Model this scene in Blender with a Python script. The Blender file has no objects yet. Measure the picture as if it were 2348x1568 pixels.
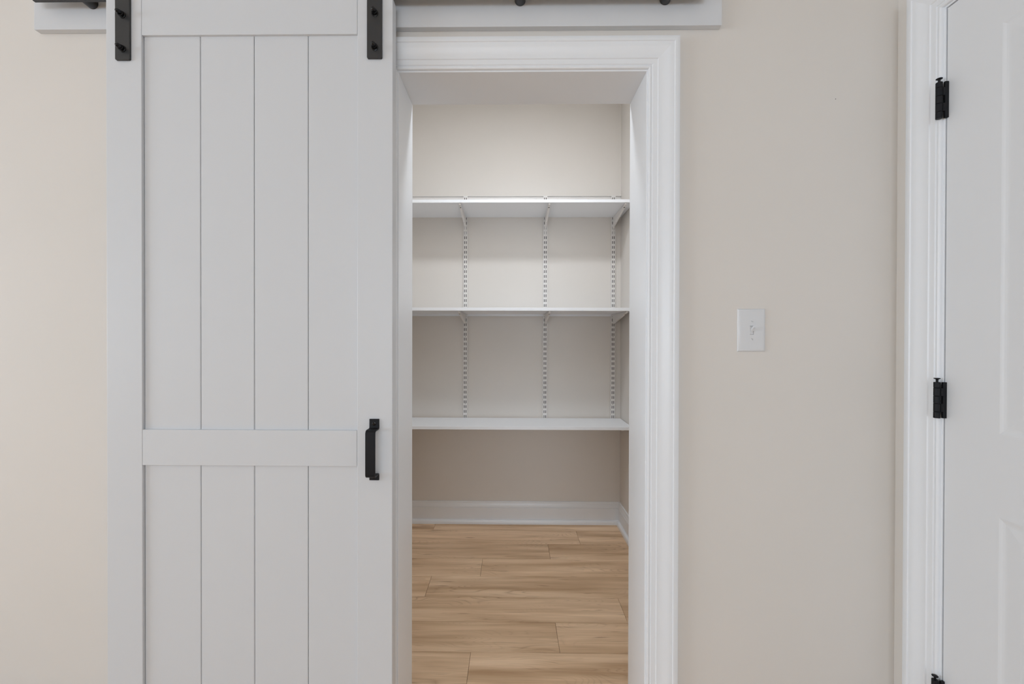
import bpy, bmesh, math, random
from mathutils import Matrix, Vector

scene = bpy.context.scene
COL = scene.collection
random.seed(4)

# ------------------------------------------------------------------ camera
FPX = 1005.0
CAM_H = 1.23
psi, phi, roll = math.radians(0.70), math.radians(0.29), 0.00216
fw = Vector((-math.sin(psi) * math.cos(phi), math.cos(psi) * math.cos(phi), -math.sin(phi)))
rt = Vector((math.cos(psi), math.sin(psi), 0.0))
up = rt.cross(fw)
rt2 = rt * math.cos(roll) + up * math.sin(roll)
up2 = up * math.cos(roll) - rt * math.sin(roll)
cam_data = bpy.data.cameras.new('camera')
cam_data.sensor_width = 36.0
cam_data.lens = 36.0 * FPX / 2348.0
cam_data.shift_x = 12.3 / 2348.0
cam_data.shift_y = -3.9 / 2348.0
cam_data.clip_start = 0.02
cam = bpy.data.objects.new('camera', cam_data)
M = Matrix.Identity(4)
for i in range(3):
    M[i][0] = rt2[i]; M[i][1] = up2[i]; M[i][2] = -fw[i]
M[2][3] = CAM_H
cam.matrix_world = M
COL.objects.link(cam)
scene.camera = cam

# ------------------------------------------------------------------ world, light, exposure
world = bpy.data.worlds.new('world')
world.use_nodes = True
world.node_tree.nodes['Background'].inputs[0].default_value = (0.62, 0.74, 0.95, 1)
world.node_tree.nodes['Background'].inputs[1].default_value = 1.0
scene.world = world

def area_light(name, loc, rot, sx, sy, power, color, shape='RECTANGLE'):
    d = bpy.data.lights.new(name, 'AREA')
    d.shape = shape
    d.size = sx
    if shape in ('RECTANGLE', 'ELLIPSE'):
        d.size_y = sy
    d.energy = power
    d.color = color
    o = bpy.data.objects.new(name, d)
    o.location = loc
    o.rotation_euler = rot
    COL.objects.link(o)
    return o

# fill lights in two added, unseen windows (left wall and wall behind the camera)
FILL_TINT = (0.85, 0.98, 1.10)
area_light('side_fill_light', (-6.07, -0.80, 1.40), (0, math.radians(-90), 0), 1.5, 2.6, 121, FILL_TINT)
area_light('rear_fill_light', (-0.45, -4.67, 1.38), (math.radians(90), 0, 0), 2.6, 1.4, 57, FILL_TINT)

scene.view_settings.view_transform = 'Standard'
scene.view_settings.look = 'None'
scene.view_settings.gamma = 1.0
scene.view_settings.use_curve_mapping = False
scene.view_settings.exposure = 0.0
scene.cycles.max_bounces = 8
scene.cycles.diffuse_bounces = 7
scene.cycles.glossy_bounces = 2
scene.cycles.transmission_bounces = 1
scene.cycles.caustics_reflective = False
scene.cycles.caustics_refractive = False
scene.cycles.use_adaptive_sampling = True
scene.cycles.adaptive_threshold = 0.12
scene.cycles.adaptive_min_samples = 20

# ------------------------------------------------------------------ materials
def principled(name, color, rough=0.5, metal=0.0, spec=0.5):
    m = bpy.data.materials.new(name)
    m.use_nodes = True
    b = m.node_tree.nodes['Principled BSDF']
    b.inputs['Base Color'].default_value = (*color, 1)
    b.inputs['Roughness'].default_value = rough
    b.inputs['Metallic'].default_value = metal
    b.inputs['Specular IOR Level'].default_value = spec
    return m, m.node_tree, b

def add_bump(nt, b, scale, strength, dist=0.001, detail=1.0, color=None, amount=0.0):
    tc = nt.nodes.new('ShaderNodeTexCoord')
    n = nt.nodes.new('ShaderNodeTexNoise')
    n.inputs['Scale'].default_value = scale
    n.inputs['Detail'].default_value = detail
    nt.links.new(tc.outputs['Object'], n.inputs['Vector'])
    bp = nt.nodes.new('ShaderNodeBump')
    bp.inputs['Strength'].default_value = strength
    bp.inputs['Distance'].default_value = dist
    nt.links.new(n.outputs['Fac'], bp.inputs['Height'])
    nt.links.new(bp.outputs['Normal'], b.inputs['Normal'])
    return tc

def mottled(nt, b, c1, c2, scale):
    tc = nt.nodes.new('ShaderNodeTexCoord')
    n = nt.nodes.new('ShaderNodeTexNoise')
    n.inputs['Scale'].default_value = scale
    n.inputs['Detail'].default_value = 1
    r = nt.nodes.new('ShaderNodeValToRGB')
    r.color_ramp.elements[0].position = 0.35
    r.color_ramp.elements[1].position = 0.65
    r.color_ramp.elements[0].color = (*c1, 1)
    r.color_ramp.elements[1].color = (*c2, 1)
    nt.links.new(tc.outputs['Object'], n.inputs['Vector'])
    nt.links.new(n.outputs['Fac'], r.inputs['Fac'])
    nt.links.new(r.outputs['Color'], b.inputs['Base Color'])

MAT = {}
m, nt, b = principled('beige_wall_paint', (0.70, 0.668, 0.63), 0.62, 0, 0.35)
mottled(nt, b, (0.695, 0.664, 0.626), (0.705, 0.672, 0.634), 3.0)
MAT['wall'] = m
m, nt, b = principled('white_ceiling_paint', (0.82, 0.82, 0.81), 0.8, 0, 0.3)
mottled(nt, b, (0.815, 0.815, 0.805), (0.825, 0.825, 0.815), 2.0)
MAT['ceiling'] = m
m, nt, b = principled('white_semigloss_trim_paint', (0.792, 0.815, 0.845), 0.34, 0, 0.5)
add_bump(nt, b, 90, 0.025, 0.0005)
MAT['trim'] = m
m, nt, b = principled('white_door_paint', (0.638, 0.656, 0.682), 0.40, 0, 0.5)
add_bump(nt, b, 140, 0.03, 0.0005)
MAT['door'] = m
m, nt, b = principled('white_panel_door_paint', (0.735, 0.752, 0.775), 0.40, 0, 0.5)
add_bump(nt, b, 140, 0.03, 0.0005)
MAT['door2'] = m
m, nt, b = principled('white_shelf_melamine', (0.835, 0.857, 0.89), 0.38, 0, 0.5)
add_bump(nt, b, 120, 0.02, 0.0004)
MAT['shelf'] = m
m, nt, b = principled('white_powder_coated_steel', (0.74, 0.72, 0.70), 0.42, 0, 0.5)
add_bump(nt, b, 400, 0.03, 0.0003)
MAT['white_metal'] = m
m, nt, b = principled('white_switch_plastic', (0.68, 0.69, 0.705), 0.3, 0, 0.5)
add_bump(nt, b, 60, 0.015, 0.0003)
MAT['plastic'] = m
m, nt, b = principled('grey_slot', (0.18, 0.18, 0.18), 0.6)
add_bump(nt, b, 300, 0.05)
MAT['slot'] = m
m, nt, b = principled('dark_hole', (0.012, 0.011, 0.010), 0.8)
add_bump(nt, b, 300, 0.05)
MAT['hole'] = m
m, nt, b = principled('dark_slot_shade', (0.045, 0.040, 0.036), 0.6, 0, 0.3)  # near-black colour painting the shade inside the standard slots
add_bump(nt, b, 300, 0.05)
MAT['slot_shade'] = m
m, nt, b = principled('black_powder_coat', (0.026, 0.026, 0.027), 0.42, 0, 0.5)
add_bump(nt, b, 700, 0.12, 0.0004)
MAT['black'] = m
m, nt, b = principled('matte_black_iron', (0.008, 0.008, 0.010), 0.5, 0, 0.22)
add_bump(nt, b, 700, 0.12, 0.0004)
MAT['iron'] = m
m, nt, b = principled('black_gloss_bolt', (0.003, 0.003, 0.0035), 0.16, 0, 0.35)
add_bump(nt, b, 300, 0.02, 0.0002)
MAT['bolt'] = m
m, nt, b = principled('subfloor_brown', (0.13, 0.08, 0.045), 0.8)
add_bump(nt, b, 100, 0.1)
MAT['sub'] = m
m, nt, b = principled('frosted_lamp_glass', (0.9, 0.9, 0.88), 0.5)
add_bump(nt, b, 50, 0.02)
b.inputs['Emission Color'].default_value = (1, 0.93, 0.84, 1)
b.inputs['Emission Strength'].default_value = 2.0
MAT['lampglass'] = m

def wood_material():
    m, nt, b = principled('oak_plank', (0.5, 0.36, 0.24), 0.42, 0, 0.4)
    N, L = nt.nodes, nt.links
    tc = N.new('ShaderNodeTexCoord')
    oi = N.new('ShaderNodeObjectInfo')
    mul = N.new('ShaderNodeMath'); mul.operation = 'MULTIPLY'; mul.inputs[1].default_value = 57.0
    L.new(oi.outputs['Random'], mul.inputs[0])
    comb = N.new('ShaderNodeCombineXYZ')
    L.new(mul.outputs[0], comb.inputs[0]); L.new(mul.outputs[0], comb.inputs[1])
    add = N.new('ShaderNodeVectorMath'); add.operation = 'ADD'
    L.new(tc.outputs['Object'], add.inputs[0]); L.new(comb.outputs[0], add.inputs[1])

    def noise(sx, sy, detail, dist=0.0, rough=0.5):
        mp = N.new('ShaderNodeMapping')
        mp.inputs['Scale'].default_value = (sx, sy, 1)
        L.new(add.outputs[0], mp.inputs['Vector'])
        n = N.new('ShaderNodeTexNoise')
        n.inputs['Scale'].default_value = 1
        n.inputs['Detail'].default_value = detail
        n.inputs['Roughness'].default_value = rough
        n.inputs['Distortion'].default_value = dist
        L.new(mp.outputs[0], n.inputs['Vector'])
        return n

    def math_node(op, a, c, clamp=False):
        n = N.new('ShaderNodeMath'); n.operation = op; n.use_clamp = clamp
        if isinstance(a, (int, float)): n.inputs[0].default_value = a
        else: L.new(a, n.inputs[0])
        if isinstance(c, (int, float)): n.inputs[1].default_value = c
        else: L.new(c, n.inputs[1])
        return n.outputs[0]

    broad = noise(1.3, 15.0, 3, 0.3)
    ramp = N.new('ShaderNodeValToRGB')
    e = ramp.color_ramp.elements
    e[0].position = 0.30; e[0].color = (0.46, 0.292, 0.165, 1)
    e[1].position = 0.72; e[1].color = (0.85, 0.635, 0.435, 1)
    mid = ramp.color_ramp.elements.new(0.5); mid.color = (0.675, 0.472, 0.302, 1)
    L.new(broad.outputs['Fac'], ramp.inputs['Fac'])
    # cathedral rings
    field = noise(1.5, 9.0, 1.5, 0.25)
    rings = math_node('SINE', math_node('MULTIPLY', field.outputs['Fac'], 110.0), 0.0)
    rings = math_node('ABSOLUTE', rings, 0.0)
    rings = math_node('POWER', math_node('SUBTRACT', 1.0, rings), 2.5)
    patch = noise(1.6, 7.0, 2)
    patchm = N.new('ShaderNodeMapRange')
    patchm.inputs['From Min'].default_value = 0.47; patchm.inputs['From Max'].default_value = 0.66
    L.new(patch.outputs['Fac'], patchm.inputs['Value'])
    rings = math_node('MULTIPLY', rings, patchm.outputs[0])
    rings = math_node('MULTIPLY', rings, 0.46)
    # fine fibre lines
    fine = noise(5.0, 330.0, 2, 0.0)
    finem = N.new('ShaderNodeMapRange')
    finem.inputs['From Min'].default_value = 0.45; finem.inputs['From Max'].default_value = 0.75
    finem.inputs['To Max'].default_value = 0.30
    L.new(fine.outputs['Fac'], finem.inputs['Value'])
    # short dark checks and knots
    crack = noise(4.5, 75.0, 2, 0.4)
    crackm = N.new('ShaderNodeMapRange')
    crackm.inputs['From Min'].default_value = 0.665; crackm.inputs['From Max'].default_value = 0.73
    crackm.inputs['To Max'].default_value = 0.65
    L.new(crack.outputs['Fac'], crackm.inputs['Value'])
    total = math_node('ADD', math_node('ADD', rings, finem.outputs[0]), crackm.outputs[0], True)
    mix = N.new('ShaderNodeMix'); mix.data_type = 'RGBA'
    L.new(total, mix.inputs['Factor'])
    L.new(ramp.outputs['Color'], mix.inputs['A'])
    mix.inputs['B'].default_value = (0.26, 0.155, 0.088, 1)
    # plank to plank tone
    tone = N.new('ShaderNodeMapRange')
    tone.inputs['To Min'].default_value = 0.96; tone.inputs['To Max'].default_value = 1.08
    L.new(oi.outputs['Random'], tone.inputs['Value'])
    hsv = N.new('ShaderNodeHueSaturation')
    L.new(tone.outputs[0], hsv.inputs['Value'])
    L.new(mix.outputs['Result'], hsv.inputs['Color'])
    L.new(hsv.outputs['Color'], b.inputs['Base Color'])
    bp = N.new('ShaderNodeBump'); bp.inputs['Strength'].default_value = 0.08; bp.inputs['Distance'].default_value = 0.0006
    L.new(fine.outputs['Fac'], bp.inputs['Height'])
    L.new(bp.outputs['Normal'], b.inputs['Normal'])
    return m
MAT['wood'] = wood_material()

# ------------------------------------------------------------------ mesh helpers
def link(name, me, mat, parent=None, smooth=None, loc=None):
    if mat is not None:
        me.materials.clear(); me.materials.append(MAT[mat])
    if smooth is not None:
        for p in me.polygons: p.use_smooth = True
        me.set_sharp_from_angle(angle=math.radians(smooth))
    o = bpy.data.objects.new(name, me)
    if loc is not None: o.location = loc
    COL.objects.link(o)
    if parent is not None: o.parent = parent
    return o

def tag(o, label, cat=None, group=None, kind=None):
    o['label'] = label
    if cat: o['category'] = cat
    if group: o['group'] = group
    if kind: o['kind'] = kind
    return o

def empty(name, loc=(0, 0, 0)):
    o = bpy.data.objects.new(name, None)
    o.location = loc
    o.empty_display_size = 0.05
    COL.objects.link(o)
    return o

def bm_mesh(bm, name):
    bmesh.ops.recalc_face_normals(bm, faces=bm.faces[:])
    me = bpy.data.meshes.new(name)
    bm.to_mesh(me); bm.free()
    return me

def add_box(bm, x0, x1, y0, y1, z0, z1, bevel=0.0, seg=1):
    b2 = bmesh.new()
    bmesh.ops.create_cube(b2, size=1.0)
    for v in b2.verts:
        v.co = Vector(((x0 + x1) / 2 + v.co.x * (x1 - x0), (y0 + y1) / 2 + v.co.y * (y1 - y0), (z0 + z1) / 2 + v.co.z * (z1 - z0)))
    if bevel > 0:
        bmesh.ops.bevel(b2, geom=b2.edges[:], offset=bevel, segments=seg, affect='EDGES', profile=0.5)
    t = bpy.data.meshes.new('t'); b2.to_mesh(t); b2.free()
    bm.from_mesh(t); bpy.data.meshes.remove(t)

def box(name, x0, x1, y0, y1, z0, z1, mat, parent=None, bevel=0.0, seg=1, centre=False):
    bm = bmesh.new()
    if centre:
        cx, cy, cz = (x0 + x1) / 2, (y0 + y1) / 2, (z0 + z1) / 2
        add_box(bm, x0 - cx, x1 - cx, y0 - cy, y1 - cy, z0 - cz, z1 - cz, bevel, seg)
        return link(name, bm_mesh(bm, name), mat, parent, None, (cx, cy, cz))
    add_box(bm, x0, x1, y0, y1, z0, z1, bevel, seg)
    return link(name, bm_mesh(bm, name), mat, parent)

def boxes(name, lst, mat, parent=None):
    bm = bmesh.new()
    for b in lst: add_box(bm, *b)
    return link(name, bm_mesh(bm, name), mat, parent)

def lathe(bm, axis_o, axis_d, prof, seg=20):
    """prof: list of (radius, distance along the axis)"""
    d = Vector(axis_d).normalized(); o = Vector(axis_o)
    a = d.orthogonal().normalized(); c = d.cross(a)
    rings = []
    for r, h in prof:
        if r < 1e-6:
            rings.append([bm.verts.new(o + d * h)])
        else:
            rings.append([bm.verts.new(o + d * h + (a * math.cos(2 * math.pi * k / seg) + c * math.sin(2 * math.pi * k / seg)) * r) for k in range(seg)])
    for A, B in zip(rings[:-1], rings[1:]):
        for k in range(seg):
            k2 = (k + 1) % seg
            if len(A) == 1 and len(B) == 1: continue
            if len(A) == 1: bm.faces.new((A[0], B[k], B[k2]))
            elif len(B) == 1: bm.faces.new((A[k], A[k2], B[0]))
            else: bm.faces.new((A[k], A[k2], B[k2], B[k]))
    for R in (rings[0], rings[-1]):
        if len(R) > 2: bm.faces.new(R)

def lathe_obj(name, o, d, prof, mat, parent, seg=20, smooth=35):
    bm = bmesh.new(); lathe(bm, o, d, prof, seg)
    return link(name, bm_mesh(bm, name), mat, parent, smooth)

def ruled(name, ringA, ringB, mat, parent, smooth=30):
    """closed profile ring at two ends, joined and capped"""
    bm = bmesh.new()
    A = [bm.verts.new(p) for p in ringA]; B = [bm.verts.new(p) for p in ringB]
    n = len(A)
    for k in range(n):
        bm.faces.new((A[k], A[(k + 1) % n], B[(k + 1) % n], B[k]))
    bm.faces.new(A); bm.faces.new(B[::-1])
    return link(name, bm_mesh(bm, name), mat, parent, smooth)

def extrude_poly(bm, pts, off):
    A = [bm.verts.new(p) for p in pts]; B = [bm.verts.new(Vector(p) + Vector(off)) for p in pts]
    n = len(A)
    for k in range(n): bm.faces.new((A[k], A[(k + 1) % n], B[(k + 1) % n], B[k]))
    bm.faces.new(A); bm.faces.new(B[::-1])

# ------------------------------------------------------------------ dimensions
W = 1.256           # face of the wall with the opening
WB = 1.430          # its pantry side
RX = 1.089          # face of the side wall with the hinged door
JL, JR, JT = -0.326, 0.381, 1.990      # inside faces of the jambs, underside of head jamb
PB = 2.915          # pantry back wall
PR, PL = 0.7192, -0.82
CEIL = 2.80
HL, HB = -6.00, -4.60    # room left wall, wall behind the camera

# ------------------------------------------------------------------ setting
boxes('wall_front', [(HL - 0.12, JL - 0.019, W, WB, 0, CEIL), (JR + 0.019, RX + 0.12, W, WB, 0, CEIL),
                     (JL - 0.019, JR + 0.019, W, WB, JT + 0.019, CEIL)], 'wall')
tag(bpy.data.objects['wall_front'], 'beige painted wall around the pantry opening', kind='structure')
D2A, D2B, D2T = 0.352, 1.119, 2.062    # hinged door opening on the side wall
boxes('wall_right', [(RX, RX + 0.12, D2B + 0.018, W, 0, CEIL), (RX, RX + 0.12, HB, D2A - 0.018, 0, CEIL),
                     (RX, RX + 0.12, D2A - 0.018, D2B + 0.018, D2T + 0.018, CEIL)], 'wall')
tag(bpy.data.objects['wall_right'], 'beige side wall that holds the hinged white door', kind='structure')
boxes('wall_left', [(HL - 0.12, HL, HB, -2.15, 0, CEIL), (HL - 0.12, HL, 0.55, W, 0, CEIL),
                    (HL - 0.12, HL, -2.15, 0.55, 0, 0.65), (HL - 0.12, HL, -2.15, 0.55, 2.25, CEIL)], 'wall')
tag(bpy.data.objects['wall_left'], 'beige wall with the added side window', kind='structure')
boxes('wall_rear', [(HL, -1.80, HB - 0.12, HB, 0, CEIL), (0.90, RX + 0.12, HB - 0.12, HB, 0, CEIL),
                    (-1.80, 0.90, HB - 0.12, HB, 0, 0.65), (-1.80, 0.90, HB - 0.12, HB, 2.25, CEIL)], 'wall')
tag(bpy.data.objects['wall_rear'], 'beige wall behind the viewer with an added wide window', kind='structure')
box('wall_pantry_back', PL - 0.1, PR + 0.1, PB, PB + 0.1, 0, CEIL, 'wall')
tag(bpy.data.objects['wall_pantry_back'], 'beige back wall of the pantry behind the shelves', kind='structure')
box('wall_pantry_right', PR, PR + 0.1, WB, PB, 0, CEIL, 'wall')
tag(bpy.data.objects['wall_pantry_right'], 'beige right side wall of the pantry', kind='structure')
box('wall_pantry_left', PL - 0.1, PL, WB, PB, 0, CEIL, 'wall')
tag(bpy.data.objects['wall_pantry_left'], 'beige left side wall of the pantry', kind='structure')
box('ceiling', HL - 0.12, RX + 0.12, HB - 0.12, PB + 0.1, CEIL, CEIL + 0.1, 'ceiling')
tag(bpy.data.objects['ceiling'], 'white painted ceiling', kind='structure')
floor = box('floor', HL - 0.12, RX + 0.12, HB - 0.12, PB + 0.1, -0.12, -0.008, 'sub')
tag(floor, 'light oak plank floor', kind='structure')

# floor planks: rows of 0.181 m running left to right, staggered end joints
ROW_Y = [2.980, 2.7985, 2.6170, 2.4360, 2.2550, 2.0740, 1.8910, 1.7100, 1.529, 1.348, 1.167, 0.986]
JOINT = [[-0.503], [0.411], [0.217], [-0.161], [-0.412], [0.5035], [0.190], [-0.159], [0.36], [-0.05], [-0.52, 0.62]]
G = 0.00055
for i in range(len(ROW_Y) - 1):
    y1, y0 = ROW_Y[i], ROW_Y[i + 1]
    lo, hi = (PL + 0.002, PR - 0.002)
    if y0 < WB:
        lo, hi = (JL - 0.018, JR + 0.018)
    if y0 < W - 0.05:
        lo, hi = (-1.25, RX - 0.002)
    xs = [lo] + [j for j in JOINT[i] if lo + 0.05 < j < hi - 0.05] + [hi]
    for a, c in zip(xs[:-1], xs[1:]):
        box('plank', a + G, c - G, y0 + G, min(y1, PB) - G, -0.008, 0.0, 'wood', floor, 0.0006, 1, True)
bm = bmesh.new()
yy = 0.986
while yy > HB:
    x = HL
    while x < RX:
        x2 = min(x + 1.22 * random.uniform(0.5, 1), RX)
        add_box(bm, x + G, x2 - G, max(yy - 0.181, HB) + G, yy - G, -0.008, 0)
        x = x2
    yy -= 0.181
o = link('plank_field', bm_mesh(bm, 'plank_field'), 'wood', floor); o['kind'] = 'stuff'

# window frames added around the fill lights, out of the picture
def window(name, x0, x1, y0, y1, z0, z1, label):
    w = empty(name, ((x0 + x1) / 2, (y0 + y1) / 2, z0))
    tag(w, label, kind='structure')
    def part(n, *b):
        p = box(n, *b, 'trim', None, 0.002); p.parent = w; p.matrix_parent_inverse = Matrix.Translation(-w.location)
    t = 0.05
    if x1 - x0 < y1 - y0:
        part('window_frame', x0, x1, y0, y0 + t, z0, z1); part('window_frame', x0, x1, y1 - t, y1, z0, z1)
        part('window_rail', x0, x1, y0 + t, y1 - t, z0, z0 + t); part('window_rail', x0, x1, y0 + t, y1 - t, z1 - t, z1)
    else:
        part('window_frame', x0, x0 + t, y0, y1, z0, z1); part('window_frame', x1 - t, x1, y0, y1, z0, z1)
        part('window_rail', x0 + t, x1 - t, y0, y1, z0, z0 + t); part('window_rail', x0 + t, x1 - t, y0, y1, z1 - t, z1)
window('fill_window_1', HL - 0.06, HL + 0.0, -2.15, 0.55, 0.65, 2.25, 'added unseen white framed window on the left wall')
window('fill_window_2', -1.80, 0.90, HB - 0.06, HB, 0.65, 2.25, 'added unseen white framed window behind the viewer')

# door casing profile: u outwards from the jamb face, d out of the wall
PROF = [(0.004, 0), (0.004, 0.0055), (0.0048, 0.0075), (0.0062, 0.0090), (0.0080, 0.0096), (0.0098, 0.0092),
        (0.0115, 0.0080), (0.0126, 0.0077), (0.0136, 0.0078), (0.0152, 0.0104), (0.0283, 0.0106), (0.0300, 0.0132),
        (0.034, 0.0130), (0.040, 0.0133), (0.046, 0.0142), (0.052, 0.0157), (0.058, 0.0175), (0.063, 0.0187),
        (0.068, 0.0191), (0.0728, 0.0189), (0.0744, 0.0214), (0.0862, 0.0216), (0.0876, 0.0209), (0.0882, 0.0195), (0.0882, 0)]

trim1 = empty('trim_1', (JL, W, 0))
tag(trim1, 'white moulded casing and jambs of the pantry opening', kind='structure')
def adopt(o, p):
    o.parent = p; o.matrix_parent_inverse = Matrix.Translation(-p.location); return o
def off(p, *objs):
    for o in objs: adopt(o, p)
off(trim1,
    ruled('casing_leg', [(JR + u, W - d, 0) for u, d in PROF], [(JR + u, W - d, JT + u) for u, d in PROF], 'trim', None),
    ruled('casing_leg', [(JL - u, W - d, 0) for u, d in PROF], [(JL - u, W - d, JT + u) for u, d in PROF], 'trim', None),
    ruled('casing_head', [(JL - u, W - d, JT + u) for u, d in PROF], [(JR + u, W - d, JT + u) for u, d in PROF], 'trim', None),
    box('side_jamb', JL - 0.019, JL, W - 0.0005, WB, 0, JT, 'trim', None, 0.0012, 2),
    box('side_jamb', JR, JR + 0.019, W - 0.0005, WB, 0, JT, 'trim', None, 0.0012, 2),
    box('head_jamb', JL - 0.019, JR + 0.019, W - 0.0005, WB, JT, JT + 0.019, 'trim', None, 0.0012, 2))

# casing of the hinged door on the side wall
trim2 = empty('trim_2', (RX, D2B, 0))
tag(trim2, 'white moulded casing around the hinged side door', kind='structure')
off(trim2,
    ruled('casing_leg', [(RX - d, D2B + u, 0) for u, d in PROF], [(RX - d, D2B + u, D2T + u) for u, d in PROF], 'trim', None),
    ruled('casing_leg', [(RX - d, D2A - u, 0) for u, d in PROF], [(RX - d, D2A - u, D2T + u) for u, d in PROF], 'trim', None),
    ruled('casing_head', [(RX - d, D2A - u, D2T + u) for u, d in PROF], [(RX - d, D2B + u, D2T + u) for u, d in PROF], 'trim', None),
    box('side_jamb', RX - 0.0005, RX + 0.12, D2B, D2B + 0.018, 0, D2T, 'trim', None, 0.001, 2),
    box('side_jamb', RX - 0.0005, RX + 0.12, D2A - 0.018, D2A, 0, D2T, 'trim', None, 0.001, 2),
    box('head_jamb', RX - 0.0005, RX + 0.12, D2A - 0.018, D2B + 0.018, D2T, D2T + 0.018, 'trim', None, 0.001, 2))

# baseboards: d out of the wall, z
BASE = [(0, 0.145), (0.0055, 0.145), (0.0072, 0.1435), (0.0078, 0.141), (0.0078, 0.1345), (0.0056, 0.133), (0.0066, 0.1295),
        (0.0092, 0.122), (0.0108, 0.113), (0.0112, 0.1075), (0.0092, 0.106), (0.0128, 0.104), (0.0128, 0.0), (0, 0)]
SHOE = [(0.0128, 0.0285), (0.0175, 0.0280), (0.0218, 0.0258), (0.0252, 0.0222), (0.0274, 0.0175), (0.0284, 0.0120), (0.0288, 0.006), (0.0288, 0), (0.0128, 0)]
def baseboard(name, fn0, fn1, label):
    o = ruled(name, [fn0(d, z) for d, z in BASE], [fn1(d, z) for d, z in BASE], 'trim', None)
    tag(o, label, kind='structure')
    ruled('shoe_moulding', [fn0(d, z) for d, z in SHOE], [fn1(d, z) for d, z in SHOE], 'trim', o)
baseboard('baseboard_pantry_back', lambda d, z: (PL + d, PB - d, z), lambda d, z: (PR - d, PB - d, z), 'white baseboard along the pantry back wall')
baseboard('baseboard_pantry_right', lambda d, z: (PR - d, PB - d, z), lambda d, z: (PR - d, WB, z), 'white baseboard along the pantry right wall')
baseboard('baseboard_pantry_left', lambda d, z: (PL + d, PB - d, z), lambda d, z: (PL + d, WB, z), 'white baseboard along the pantry left wall')
baseboard('baseboard_front_right', lambda d, z: (JR + 0.0884, W - d, z), lambda d, z: (RX - d, W - d, z), 'white baseboard right of the pantry opening')
baseboard('baseboard_front_left', lambda d, z: (HL, W - d, z), lambda d, z: (JL - 0.0884, W - d, z), 'white baseboard left of the pantry opening')

# small nail pop on the wall beside the side door
nail = lathe_obj('nail_hole', (0.9149, W, 1.9089), (0, -1, 0), [(0.0016, -0.001), (0.0014, 0.0003), (0, 0.0004)], 'slot', bpy.data.objects['wall_front'], 10)

# ------------------------------------------------------------------ sliding barn door
DF, DBK = 1.185, 1.220
DX0, DX1, SX0, SX1 = -1.1080, -0.3243, -1.0107, -0.4203
DZ0, DZ1 = 0.012, 2.150
barn = empty('sliding_barn_door', ((DX0 + DX1) / 2, DF, DZ0))
tag(barn, 'white sliding barn door with vertical planks and black hardware', 'door')
def bpart(name, *b, bevel=0.0012, mat='door', seg=2):
    return adopt(box(name, *b, mat, None, bevel, seg), barn)
bpart('stile', DX0, SX0, DF, DBK, DZ0, DZ1)
bpart('stile', SX1, DX1, DF, DBK, DZ0, DZ1)
bpart('top_rail', SX0 + 0.0005, SX1 - 0.0005, DF + 0.0003, DBK, 2.0523, DZ1)
bpart('middle_rail', SX0 + 0.0005, SX1 - 0.0005, DF + 0.0003, DBK, 0.8799, 0.9776)
bpart('bottom_rail', SX0 + 0.0005, SX1 - 0.0005, DF + 0.0003, DBK, DZ0, 0.170)
gx = [SX0, -0.8546, -0.7063, -0.5578, SX1]
PF = DF + 0.0078
for a, c in zip(gx[:-1], gx[1:]):
    # vertical plank with chamfered long edges
    e, ch = 0.0006, 0.0016
    ring = [(a + e, PF + ch), (a + e + ch, PF), (c - e - ch, PF), (c - e, PF + ch), (c - e, DBK - 0.006), (a + e, DBK - 0.006)]
    adopt(ruled('plank', [(x, y, 0.160) for x, y in ring], [(x, y, 2.060) for x, y in ring], 'door', None, 20), barn)
box_back = adopt(box('backing_panel', SX0, SX1, DBK - 0.0055, DBK - 0.001, 0.10, 2.10, 'door', None), barn)

def acorn(parent, x, y, z, scale=1.0):
    """hex flange, hex nut and dome of a cap nut pointing at the room"""
    bm = bmesh.new()
    s = scale
    lathe(bm, (x, y, z), (0, -1, 0), [(0.0088 * s, 0), (0.0088 * s, 0.0016), (0.0074 * s, 0.0022)], 20)
    lathe(bm, (x, y, z), (0, -1, 0), [(0.0072 * s, 0.001), (0.0072 * s, 0.0085), (0.0066 * s, 0.0095)], 6)
    lathe(bm, (x, y, z), (0, -1, 0), [(0.0056 * s, 0.009), (0.0058 * s, 0.0125), (0.0052 * s, 0.0165), (0.0038 * s, 0.0195), (0.002 * s, 0.0211), (0, 0.0215)], 16)
    return link('cap_nut', bm_mesh(bm, 'cap_nut'), 'bolt', parent, 35)

def hanger(cx, zb, w):
    sy = DF - 0.006
    bm = bmesh.new()
    h = w / 2; c = 0.0024
    pts = [(cx - h, DF, zb + c), (cx - h + c, DF, zb), (cx + h - c, DF, zb), (cx + h, DF, zb + c), (cx + h, DF, 2.300), (cx + h * 0.6, DF, 2.322), (cx - h * 0.6, DF, 2.322), (cx - h, DF, 2.300)]
    extrude_poly(bm, pts, (0, -0.006, 0))
    bmesh.ops.bevel(bm, geom=bm.edges[:], offset=0.0006, segments=1, affect='EDGES')
    st = adopt(link('hanger_strap', bm_mesh(bm, 'hanger_strap'), 'black', None), barn)
    st['label'] = 'black steel hanger strap with two cap nuts'
    for z in (2.1030, 2.0115):
        acorn(st, cx + 0.0012, sy, z, 1.08)
    # grooved roller wheel riding on the rail
    lathe_obj('roller_wheel', (cx, DF + 0.004, 2.250), (0, 1, 0),
              [(0.012, 0), (0.046, 0), (0.048, 0.002), (0.048, 0.010), (0.040, 0.014), (0.040, 0.026), (0.048, 0.030), (0.048, 0.036), (0.046, 0.038), (0.012, 0.038)], 'black', st, 32)
    acorn(st, cx, sy, 2.250, 1.5)
hanger(-1.0583, 1.9822, 0.0400)
hanger(-0.3722, 1.9826, 0.0405)

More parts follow.
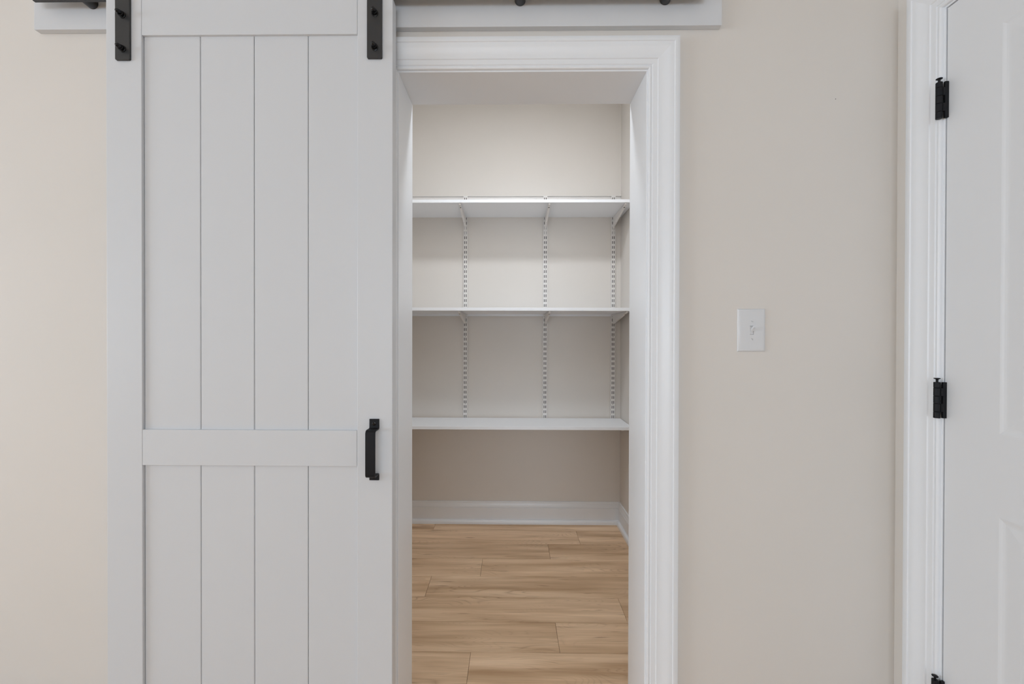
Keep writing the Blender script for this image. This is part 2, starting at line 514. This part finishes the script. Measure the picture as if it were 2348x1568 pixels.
# pull handle: bent flat bar with two screws
def handle():
    cx, w = -0.3727, 0.0262
    t = 0.0042
    z0, z1 = 0.8440, 1.0101
    out = 0.034
    # centre line in (y offset out of the door, z)
    path = [(0.0, z1)]
    def arc(cy, cz, r, a0, a1, n=6):
        for k in range(n + 1):
            a = math.radians(a0 + (a1 - a0) * k / n)
            path.append((cy + r * math.cos(a), cz + r * math.sin(a)))
    # top foot, bend out, bend down, grip, bend in, bend down, bottom foot
    zf1 = z1 - 0.0285; zf0 = z0 + 0.0195
    r = 0.006
    arc(r, zf1 + r, r, 180, 270)
    arc(out - r, zf1 - r, r, 90, 0)
    arc(out - r, zf0 + r, r, 0, -90)
    arc(r, zf0 - r, r, 90, 180)
    path.append((0.0, z0))
    bm = bmesh.new()
    # offset both sides of the centre line by the bar thickness
    inner, outer = [], []
    for k, (y, z) in enumerate(path):
        p0 = path[max(k - 1, 0)]; p1 = path[min(k + 1, len(path) - 1)]
        dy, dz = p1[0] - p0[0], p1[1] - p0[1]
        l = math.hypot(dy, dz) or 1
        ny, nz = -dz / l, dy / l
        inner.append((y, z)); outer.append((y + ny * t, z + nz * t))
    ring = []
    n = len(path)
    V = {}
    for k in range(n):
        for s, src in ((0, inner), (1, outer)):
            for e in (-1, 1):
                y, z = src[k]
                V[k, s, e] = bm.verts.new((cx + e * w / 2, DF - y, z))
    for k in range(n - 1):
        for s in (0, 1):
            bm.faces.new((V[k, s, -1], V[k, s, 1], V[k + 1, s, 1], V[k + 1, s, -1]))
        for e in (-1, 1):
            bm.faces.new((V[k, 0, e], V[k, 1, e], V[k + 1, 1, e], V[k + 1, 0, e]))
    for k in (0, n - 1):
        bm.faces.new((V[k, 0, -1], V[k, 0, 1], V[k, 1, 1], V[k, 1, -1]))
    h = adopt(link('pull_handle', bm_mesh(bm, 'pull_handle'), 'iron', None, 40), barn)
    md = h.modifiers.new('bevel', 'BEVEL'); md.width = 0.0007; md.segments = 2; md.limit_method = 'ANGLE'; md.angle_limit = math.radians(50)
    h['label'] = 'black bent flat bar pull handle'
    for z in (z1 - 0.0125, z0 + 0.0100):
        bm = bmesh.new()
        lathe(bm, (cx, DF - t, z), (0, -1, 0), [(0.0052, -0.001), (0.0052, 0.0004), (0.0046, 0.0008), (0.0026, 0.0010), (0, 0.00105)], 18)
        s = link('screw', bm_mesh(bm, 'screw'), 'bolt', h, 35)
        bm = bmesh.new()
        for a in (0.6, 0.6 + math.pi / 2):
            c, sn = math.cos(a), math.sin(a)
            pts = [(cx + c * u - sn * v, DF - t - 0.00125, z + sn * u + c * v) for u, v in ((-0.003, -0.0005), (0.003, -0.0005), (0.003, 0.0005), (-0.003, 0.0005))]
            extrude_poly(bm, pts, (0, 0.001, 0))
        me = bm_mesh(bm, 'screw_recess')
        # recess cross joined to its screw head as one small mesh
        bm = bmesh.new(); bm.from_mesh(s.data); bm.from_mesh(me)
        me2 = bpy.data.meshes.new('screw'); bm.to_mesh(me2); bm.free(); bpy.data.meshes.remove(me)
        me2.materials.append(MAT['bolt']); s.data = me2
handle()

# ------------------------------------------------------------------ header board and rail
hb = box('header_board', -1.364, 0.5850, W - 0.019, W, 2.1060, 2.245, 'door', None, 0.0012, 2)
tag(hb, 'white header board on the wall that carries the black rail', 'board')
rail = empty('sliding_door_rail', (-0.4, 1.206, 2.155))
tag(rail, 'black flat steel rail on round spacers above the barn door', 'rail')
bm = bmesh.new()
RZ0, RZ1 = 2.1612, 2.2012
pts = [(-1.3340, 1.203, RZ1 - 0.006), (-1.3340, 1.203, RZ0 + 0.006), (-1.3290, 1.203, RZ0), (0.5250, 1.203, RZ0), (0.5300, 1.203, RZ0 + 0.006), (0.5300, 1.203, RZ1 - 0.006), (0.5250, 1.203, RZ1), (-1.3290, 1.203, RZ1)]
extrude_poly(bm, pts, (0, 0.006, 0))
adopt(link('rail_bar', bm_mesh(bm, 'rail_bar'), 'black', None), rail)
for x in (-1.1926, -1.1240, -0.788, -0.3835, 0.0207, 0.4254):
    sp = adopt(lathe_obj('spacer', (x, 1.209, 2.1765), (0, 1, 0), [(0.0135, 0), (0.0150, 0.0012), (0.0150, 0.0265), (0.0140, 0.028)], 'black', None, 28), rail)
    lathe_obj('bolt_head', (x, 1.203, 2.1765), (0, -1, 0), [(0.011, 0), (0.011, 0.005), (0.010, 0.006)], 'bolt', sp, 6)

# ------------------------------------------------------------------ hinged door on the side wall
d2 = empty('door_1', (RX, D2B, 0.010))
tag(d2, 'white two-panel hinged door with black hinges at the right edge of the picture', kind='structure')
DFX = RX + 0.0015
def d2box(name, y0, y1, z0, z1, x0=DFX, x1=DFX + 0.035, bevel=0.001):
    return adopt(box(name, x0, x1, y0, y1, z0, z1, 'door2', None, bevel, 2), d2)
EY0, EY1, DT = D2A + 0.003, D2B - 0.003, D2T - 0.003
P0, P1 = EY0 + 0.118, EY1 - 0.1235
# slab with two recessed fields: one grid mesh for stiles and rails, sunk mouldings and raised fields as panels
bm = bmesh.new()
def quad(bm, pts): bm.faces.new([bm.verts.new(p) for p in pts])
zs = [(0.010, 0.25), (0.831, 1.018), (1.935, DT)]
def pl(bm, x, y0, y1, z0, z1): quad(bm, [(x, y0, z0), (x, y1, z0), (x, y1, z1), (x, y0, z1)])
for (ya, yb) in ((EY0, P0), (P1, EY1)): pl(bm, DFX, ya, yb, 0.010, DT)
for za, zb in zs: pl(bm, DFX, P0, P1, za, zb)
pl(bm, DFX + 0.035, EY0, EY1, 0.010, DT)
for y in (EY0, EY1): quad(bm, [(DFX, y, 0.010), (DFX + 0.035, y, 0.010), (DFX + 0.035, y, DT), (DFX, y, DT)])
for z in (0.010, DT): quad(bm, [(DFX, EY0, z), (DFX + 0.035, EY0, z), (DFX + 0.035, EY1, z), (DFX, EY1, z)])
bmesh.ops.remove_doubles(bm, verts=bm.verts[:], dist=1e-5)
adopt(link('door_slab', bm_mesh(bm, 'door_slab'), 'door2', None), d2)
def panel(z0, z1):
    bm = bmesh.new()
    steps = [(0.0, 0.0), (0.003, 0.0007), (0.0070, 0.0020), (0.0115, 0.0028), (0.0150, 0.0029), (0.040, 0.0012), (0.0425, 0.0010)]
    loops = []
    for i, d in steps:
        loops.append([bm.verts.new((DFX + d, y, z)) for y, z in ((P0 + i, z0 + i), (P1 - i, z0 + i), (P1 - i, z1 - i), (P0 + i, z1 - i))])
    for A, B in zip(loops[:-1], loops[1:]):
        for k in range(4): bm.faces.new((A[k], A[(k + 1) % 4], B[(k + 1) % 4], B[k]))
    bm.faces.new(loops[-1])
    adopt(link('panel', bm_mesh(bm, 'panel'), 'door2', None), d2)
panel(0.25, 0.831); panel(1.018, 1.935)

def hinge(zc, tilt):
    """five knuckles around a pin, leaf edge towards the door"""
    hx, hy, r, hh = RX - 0.0162, D2B - 0.0003, 0.0070, 0.0452
    hg = lathe_obj('hinge', (hx, hy, zc - hh), (0, 0, 1), [(0.0034, 0.0005), (0.0034, 2 * hh - 0.0005)], 'iron', None, 12)
    adopt(hg, d2)
    hg['label'] = 'black door hinge with five knuckles and a flat-headed pin'
    L = 2 * hh / 5
    lens = [0.0145, 0.0205, 0.0190, 0.0205, 0.0165]
    z = zc + hh
    for k, l in enumerate(lens):
        lathe_obj('knuckle', (hx, hy, z), (0, 0, -1), [(r - 0.0007, 0.0002), (r, 0.0009), (r, l - 0.0009), (r - 0.0007, l - 0.0002)], 'iron', hg, 18)
        if k % 2 == 1:
            box('leaf_tab', hx + 0.0036, hx + 0.0092, hy - 0.0072, hy - 0.001, z - l + 0.0004, z - 0.0004, 'iron', hg, 0.0003)
        z -= l
    box('leaf', hx + 0.0086, RX + 0.0012, hy - 0.0076, hy - 0.0020, zc - hh, zc + hh, 'iron', hg, 0.0004)
    tx = Vector((tilt * 0.25, 0.0, 1)).normalized()
    lathe_obj('pin', (hx, hy, zc + hh - 0.002), tx, [(0.0026, 0), (0.0026, 0.0075), (0.0034, 0.0090), (0.0066, 0.0105), (0.0068, 0.0116), (0.0058, 0.0122), (0, 0.0124)], 'iron', hg, 18)
hinge(1.8294, 0.0); hinge(1.0763, 0.0); hinge(0.3230, 0.0)

# ------------------------------------------------------------------ light switch
sw = empty('light_switch', (0.680, W, 1.2537))
tag(sw, 'white toggle light switch on the beige wall', 'switch')
def swpart(o): return adopt(o, sw)
bm = bmesh.new()
cx, cz, hw, hh = 0.6797, 1.2537, 0.0394, 0.0608
loops = []
for i, d in [(0, 0), (0, 0.0010), (0.0012, 0.0028), (0.0034, 0.0046), (0.0060, 0.0055), (0.0090, 0.0057)]:
    loops.append([bm.verts.new((x, W - d, z)) for x, z in ((cx - hw + i, cz - hh + i), (cx + hw - i, cz - hh + i), (cx + hw - i, cz + hh - i), (cx - hw + i, cz + hh - i))])
for A, B in zip(loops[:-1], loops[1:]):
    for k in range(4): bm.faces.new((A[k], A[(k + 1) % 4], B[(k + 1) % 4], B[k]))
# face with a rectangular cut-out for the toggle
tw, th = 0.0052, 0.0122
inner = [bm.verts.new((x, W - 0.0057, z)) for x, z in ((cx - tw, cz - th), (cx + tw, cz - th), (cx + tw, cz + th), (cx - tw, cz + th))]
deep = [bm.verts.new((v.co.x, W - 0.0015, v.co.z)) for v in inner]
for k in range(4):
    bm.faces.new((loops[-1][k], loops[-1][(k + 1) % 4], inner[(k + 1) % 4], inner[k]))
    bm.faces.new((inner[k], inner[(k + 1) % 4], deep[(k + 1) % 4], deep[k]))
bm.faces.new(deep); bm.faces.new(loops[0][::-1])
swpart(link('wall_plate', bm_mesh(bm, 'wall_plate'), 'plastic', None, 35))
swpart(box('toggle_well', cx - tw + 0.0005, cx + tw - 0.0005, W - 0.0047, W - 0.001, cz - th + 0.0007, cz + th - 0.0007, 'plastic', None, 0.0006))
bm = bmesh.new()
# lever in the raised position: leans up out of its well
b0 = [(cx - 0.0034, W - 0.0040, cz - 0.0085), (cx + 0.0034, W - 0.0040, cz - 0.0085), (cx + 0.0034, W - 0.0040, cz + 0.0055), (cx - 0.0034, W - 0.0040, cz + 0.0055)]
b1 = [(cx - 0.0032, W - 0.0075, cz - 0.0035), (cx + 0.0032, W - 0.0075, cz - 0.0035), (cx + 0.0032, W - 0.0075, cz + 0.0060), (cx - 0.0032, W - 0.0075, cz + 0.0060)]
b2 = [(cx - 0.0028, W - 0.0185, cz + 0.0075), (cx + 0.0028, W - 0.0185, cz + 0.0075), (cx + 0.0028, W - 0.0175, cz + 0.0125), (cx - 0.0028, W - 0.0175, cz + 0.0125)]
R = [[bm.verts.new(p) for p in q] for q in (b0, b1, b2)]
for A, B in zip(R[:-1], R[1:]):
    for k in range(4): bm.faces.new((A[k], A[(k + 1) % 4], B[(k + 1) % 4], B[k]))
bm.faces.new(R[0][::-1]); bm.faces.new(R[2])
tg = swpart(link('toggle_lever', bm_mesh(bm, 'toggle_lever'), 'plastic', None))
md = tg.modifiers.new('bevel', 'BEVEL'); md.width = 0.0008; md.segments = 2
for z, ang in ((cz + 0.0248, -0.35), (cz - 0.0253, -1.0)):
    s = swpart(lathe_obj('plate_screw', (cx + 0.0002, W - 0.0050, z), (0, -1, 0), [(0.0030, 0), (0.0030, 0.0010), (0.0024, 0.0016), (0, 0.0018)], 'plastic', None, 16))
    bm = bmesh.new()
    c, sn = math.cos(ang), math.sin(ang)
    extrude_poly(bm, [(cx + 0.0002 + c * u - sn * v, W - 0.0069, z + sn * u + c * v) for u, v in ((-0.0027, -0.0004), (0.0027, -0.0004), (0.0027, 0.0004), (-0.0027, 0.0004))], (0, 0.001, 0))
    link('screw_slot', bm_mesh(bm, 'screw_slot'), 'slot', s)

# ------------------------------------------------------------------ pantry shelving
def shelf(z0, yf, label):
    o = box('pantry_shelf', PL + 0.003, PR - 0.003, yf, PB - 0.016, z0, z0 + 0.018, 'shelf', None, 0.0008, 2)
    return tag(o, label, 'shelf', 'white pantry shelves')
SZ1, SZ2, SZ3 = 2.0265, 1.3882, 0.6841
SF1, SF2, SF3 = 2.580, 2.540, 2.607
shelf(SZ1, SF1, 'white pantry shelf, the topmost, its pale underside showing')
shelf(SZ2, SF2, 'white pantry shelf, the middle one, seen nearly edge-on')
shelf(SZ3, SF3, 'white pantry shelf, the lowest, its bare top surface showing')

cl = box('wall_strip', PL + 0.003, PR - 0.05, PB - 0.0135, PB - 0.001, SZ2 - 0.0135, SZ2 - 0.0003, 'shelf', None, 0.001, 2)  # thin pale strip against the back wall below the middle shelf
tag(cl, 'thin white strip along the back wall just under the middle shelf', 'cleat')

# hang track above the top shelf
trk = empty('hang_track', (0, PB, 2.13))
tag(trk, 'long horizontal white steel hang track above the top shelf', 'track')
bm = bmesh.new()
tp = [(0, 2.1702), (0.0138, 2.1702), (0.0138, 2.1678), (0.0025, 2.1678), (0.0025, 2.1290), (0.0070, 2.1290), (0.0070, 2.1260), (0, 2.1260)]
adopt(ruled('track_channel', [(PL + 0.01, PB - d, z) for d, z in tp], [(PR - 0.0015, PB - d, z) for d, z in tp], 'white_metal', None), trk)
for x in (-0.715, -0.512, -0.112, 0.088, 0.160, 0.300, 0.505, 0.700):
    adopt(lathe_obj('screw', (x, PB - 0.0024, 2.1515), (0, -1, 0), [(0.0044, 0), (0.0040, 0.0014), (0.0025, 0.0026), (0, 0.0030)], 'white_metal', None, 14), trk)

# slotted standards: channel with two columns of slots
SD = 0.014
ST_Z1, ST_Z0 = 2.1675, 0.650
PITCH = 0.03195
def standard_mesh():
    bm = bmesh.new()
    w = 0.0135
    xs = [-w, -0.0078, -0.0034, 0.0034, 0.0078, w]
    slots = []
    z = 2.1582
    while z > ST_Z0 + 0.03:
        slots.append((z - 0.0185, z)); z -= PITCH
    zs = [ST_Z1]
    for a, c in slots: zs += [c, a]
    zs.append(ST_Z0)
    vid = {}
    for i, z in enumerate(zs):
        for j, x in enumerate(xs):
            vid[i, j] = bm.verts.new((x, -SD, z))
    bk = {}
    T = 0.0009
    for i in range(len(zs) - 1):
        is_slot_row = i % 2 == 1
        for j in range(5):
            if is_slot_row and j in (1, 3):
                # slot walls
                cs = [(i, j), (i, j + 1), (i + 1, j + 1), (i + 1, j)]
                inn = [bm.verts.new(vid[c].co + Vector((0, T, 0))) for c in cs]
                for k in range(4):
                    bm.faces.new((vid[cs[k]], vid[cs[(k + 1) % 4]], inn[(k + 1) % 4], inn[k]))
                continue
            bm.faces.new((vid[i, j], vid[i, j + 1], vid[i + 1, j + 1], vid[i + 1, j]))
    # side flanges back to the wall, ends
    for j in (0, 5):
        for i in range(len(zs) - 1):
            for key in ((i, j), (i + 1, j)):
                if key not in bk: bk[key] = bm.verts.new((vid[key].co.x, -0.0005, vid[key].co.z))
            bm.faces.new((vid[i, j], vid[i + 1, j], bk[i + 1, j], bk[i, j]))
    n = len(zs) - 1
    for i in (0, n):
        bm.faces.new([vid[i, j] for j in range(6)] + [bk[i, 5], bk[i, 0]])
    return bm_mesh(bm, 'shelf_standard')
STX = (-0.3096, 0.2186, 0.6670)
names = ('leftmost', 'middle', 'rightmost')
sme = standard_mesh()
for x, nm in zip(STX, names):
    o = link('shelf_standard', sme, 'white_metal', None, None, (x, PB, 0))
    tag(o, nm + ' white slotted shelf standard on the pantry back wall', 'shelf standard', 'slotted shelf standards')
    boxes('slot_shade_core', [(-0.0125, 0.0125, -0.0125, -0.0025, ST_Z0 + 0.001, ST_Z1 - 0.0012)], 'slot_shade', o)  # dark core added behind the slots, its colour stands in for shade
    for z in (1.6873, 1.2407, 0.7948):
        s = lathe_obj('screw_hole', (0, -SD, z + 0.0), (0, -1, 0), [(0.0022, -0.001), (0.0021, 0.0003), (0, 0.0004)], 'hole', o, 10)

# brackets
def bracket(x, zs_, length, label, lower=True, drop=0.062):
    """tapered steel bracket: zs_ = underside of the shelf"""
    y0 = PB - SD
    root = empty('shelf_bracket', (x, y0, zs_ - 0.06))
    tag(root, label, 'bracket', 'shelf brackets')
    bm = bmesh.new()
    w = 0.0048
    prof = [(y0 - 0.0003, zs_ - 0.0008), (y0 - length, zs_ - 0.0008), (y0 - length - 0.002, zs_ - 0.004), (y0 - length, zs_ - 0.0085),
            (y0 - 0.012, zs_ - drop), (y0 - 0.0003, zs_ - drop)]
    extrude_poly(bm, [(x - w, y, z) for y, z in prof], (2 * w, 0, 0))
    bmesh.ops.bevel(bm, geom=bm.edges[:], offset=0.0008, segments=1, affect='EDGES')
    arm = adopt(link('bracket_arm', bm_mesh(bm, 'bracket_arm'), 'white_metal', None), root)
    # folded flange along the lower edge gives the pressed-steel outline
    bm = bmesh.new()
    fl = [(y0 - length + 0.004, zs_ - 0.0090), (y0 - 0.014, zs_ - drop - 0.0002), (y0 - 0.014, zs_ - drop - 0.0016), (y0 - length + 0.004, zs_ - 0.0106)]
    extrude_poly(bm, [(x - w - 0.0012, y, z) for y, z in fl], (2 * w + 0.0024, 0, 0))
    adopt(link('bracket_flange', bm_mesh(bm, 'bracket_flange'), 'white_metal', None), root)
    # punched hole near the tip, seen as a dark dot on the lower flange
    n = Vector((0, drop - 0.009, -(length - 0.018))).normalized()
    t = Vector((0, y0 - 0.014, zs_ - drop - 0.0016)) - Vector((0, y0 - length + 0.004, zs_ - 0.0106))
    nn = Vector((0, t.z, -t.y)).normalized()
    if nn.z > 0: nn = -nn
    for f, r in ((0.11, 0.0046), (0.80, 0.0014)):
        c = Vector((x, y0 - length + 0.004, zs_ - 0.0106)) + t * f
        adopt(lathe_obj('punched_hole', c, nn, [(r, -0.0006), (r, 0.0003), (0, 0.00035)], 'hole', None, 12), root)
    if lower:
        # foot of the bracket that hooks into the slots
        adopt(boxes('bracket_hook', [(x - 0.0062, x + 0.0062, y0 - 0.0050, y0 - 0.0004, zs_ - drop - 0.0120, zs_ - drop + 0.004),
                                     (x - 0.0062, x + 0.0062, y0 - 0.0036, y0 - 0.0004, zs_ - drop - 0.0300, zs_ - drop - 0.0180),
                                     (x - 0.0058, x - 0.0034, y0 - 0.0030, y0 - 0.0004, zs_ - drop - 0.055, zs_ - drop - 0.002),
                                     (x + 0.0034, x + 0.0058, y0 - 0.0030, y0 - 0.0004, zs_ - drop - 0.055, zs_ - drop - 0.002)], 'white_metal', None), root)
    return root
where = ('at the left standard', 'at the middle standard', 'at the right standard')
for x, wh in zip(STX, where):
    bracket(x, SZ1, PB - SD - SF1 - 0.008, 'white steel bracket under the top shelf ' + wh)
    bracket(x, SZ2, PB - SD - SF2 - 0.012, 'white steel bracket under the middle shelf ' + wh, False)
    bracket(x, SZ3, PB - SD - SF3 - 0.03, 'white steel bracket hidden under the lowest shelf ' + wh, False, 0.045)

# ------------------------------------------------------------------ pantry ceiling light
lx, ly = 0.05, 1.72
lamp = empty('pantry_ceiling_light', (lx, ly, CEIL))
tag(lamp, 'round flush ceiling light inside the pantry', 'ceiling light')
adopt(lathe_obj('lamp_base', (lx, ly, CEIL), (0, 0, -1), [(0.13, 0), (0.135, 0.004), (0.135, 0.018), (0.128, 0.022)], 'trim', None, 40), lamp)
adopt(lathe_obj('lamp_glass', (lx, ly, CEIL - 0.021), (0, 0, -1), [(0.125, 0), (0.122, 0.006), (0.10, 0.014), (0.06, 0.019), (0, 0.021)], 'lampglass', None, 40), lamp)
area_light('pantry_lamp', (lx, ly, CEIL - 0.046), (0, 0, 0), 0.22, 0.22, 13.6, (0.93, 0.985, 1.05), 'DISK')
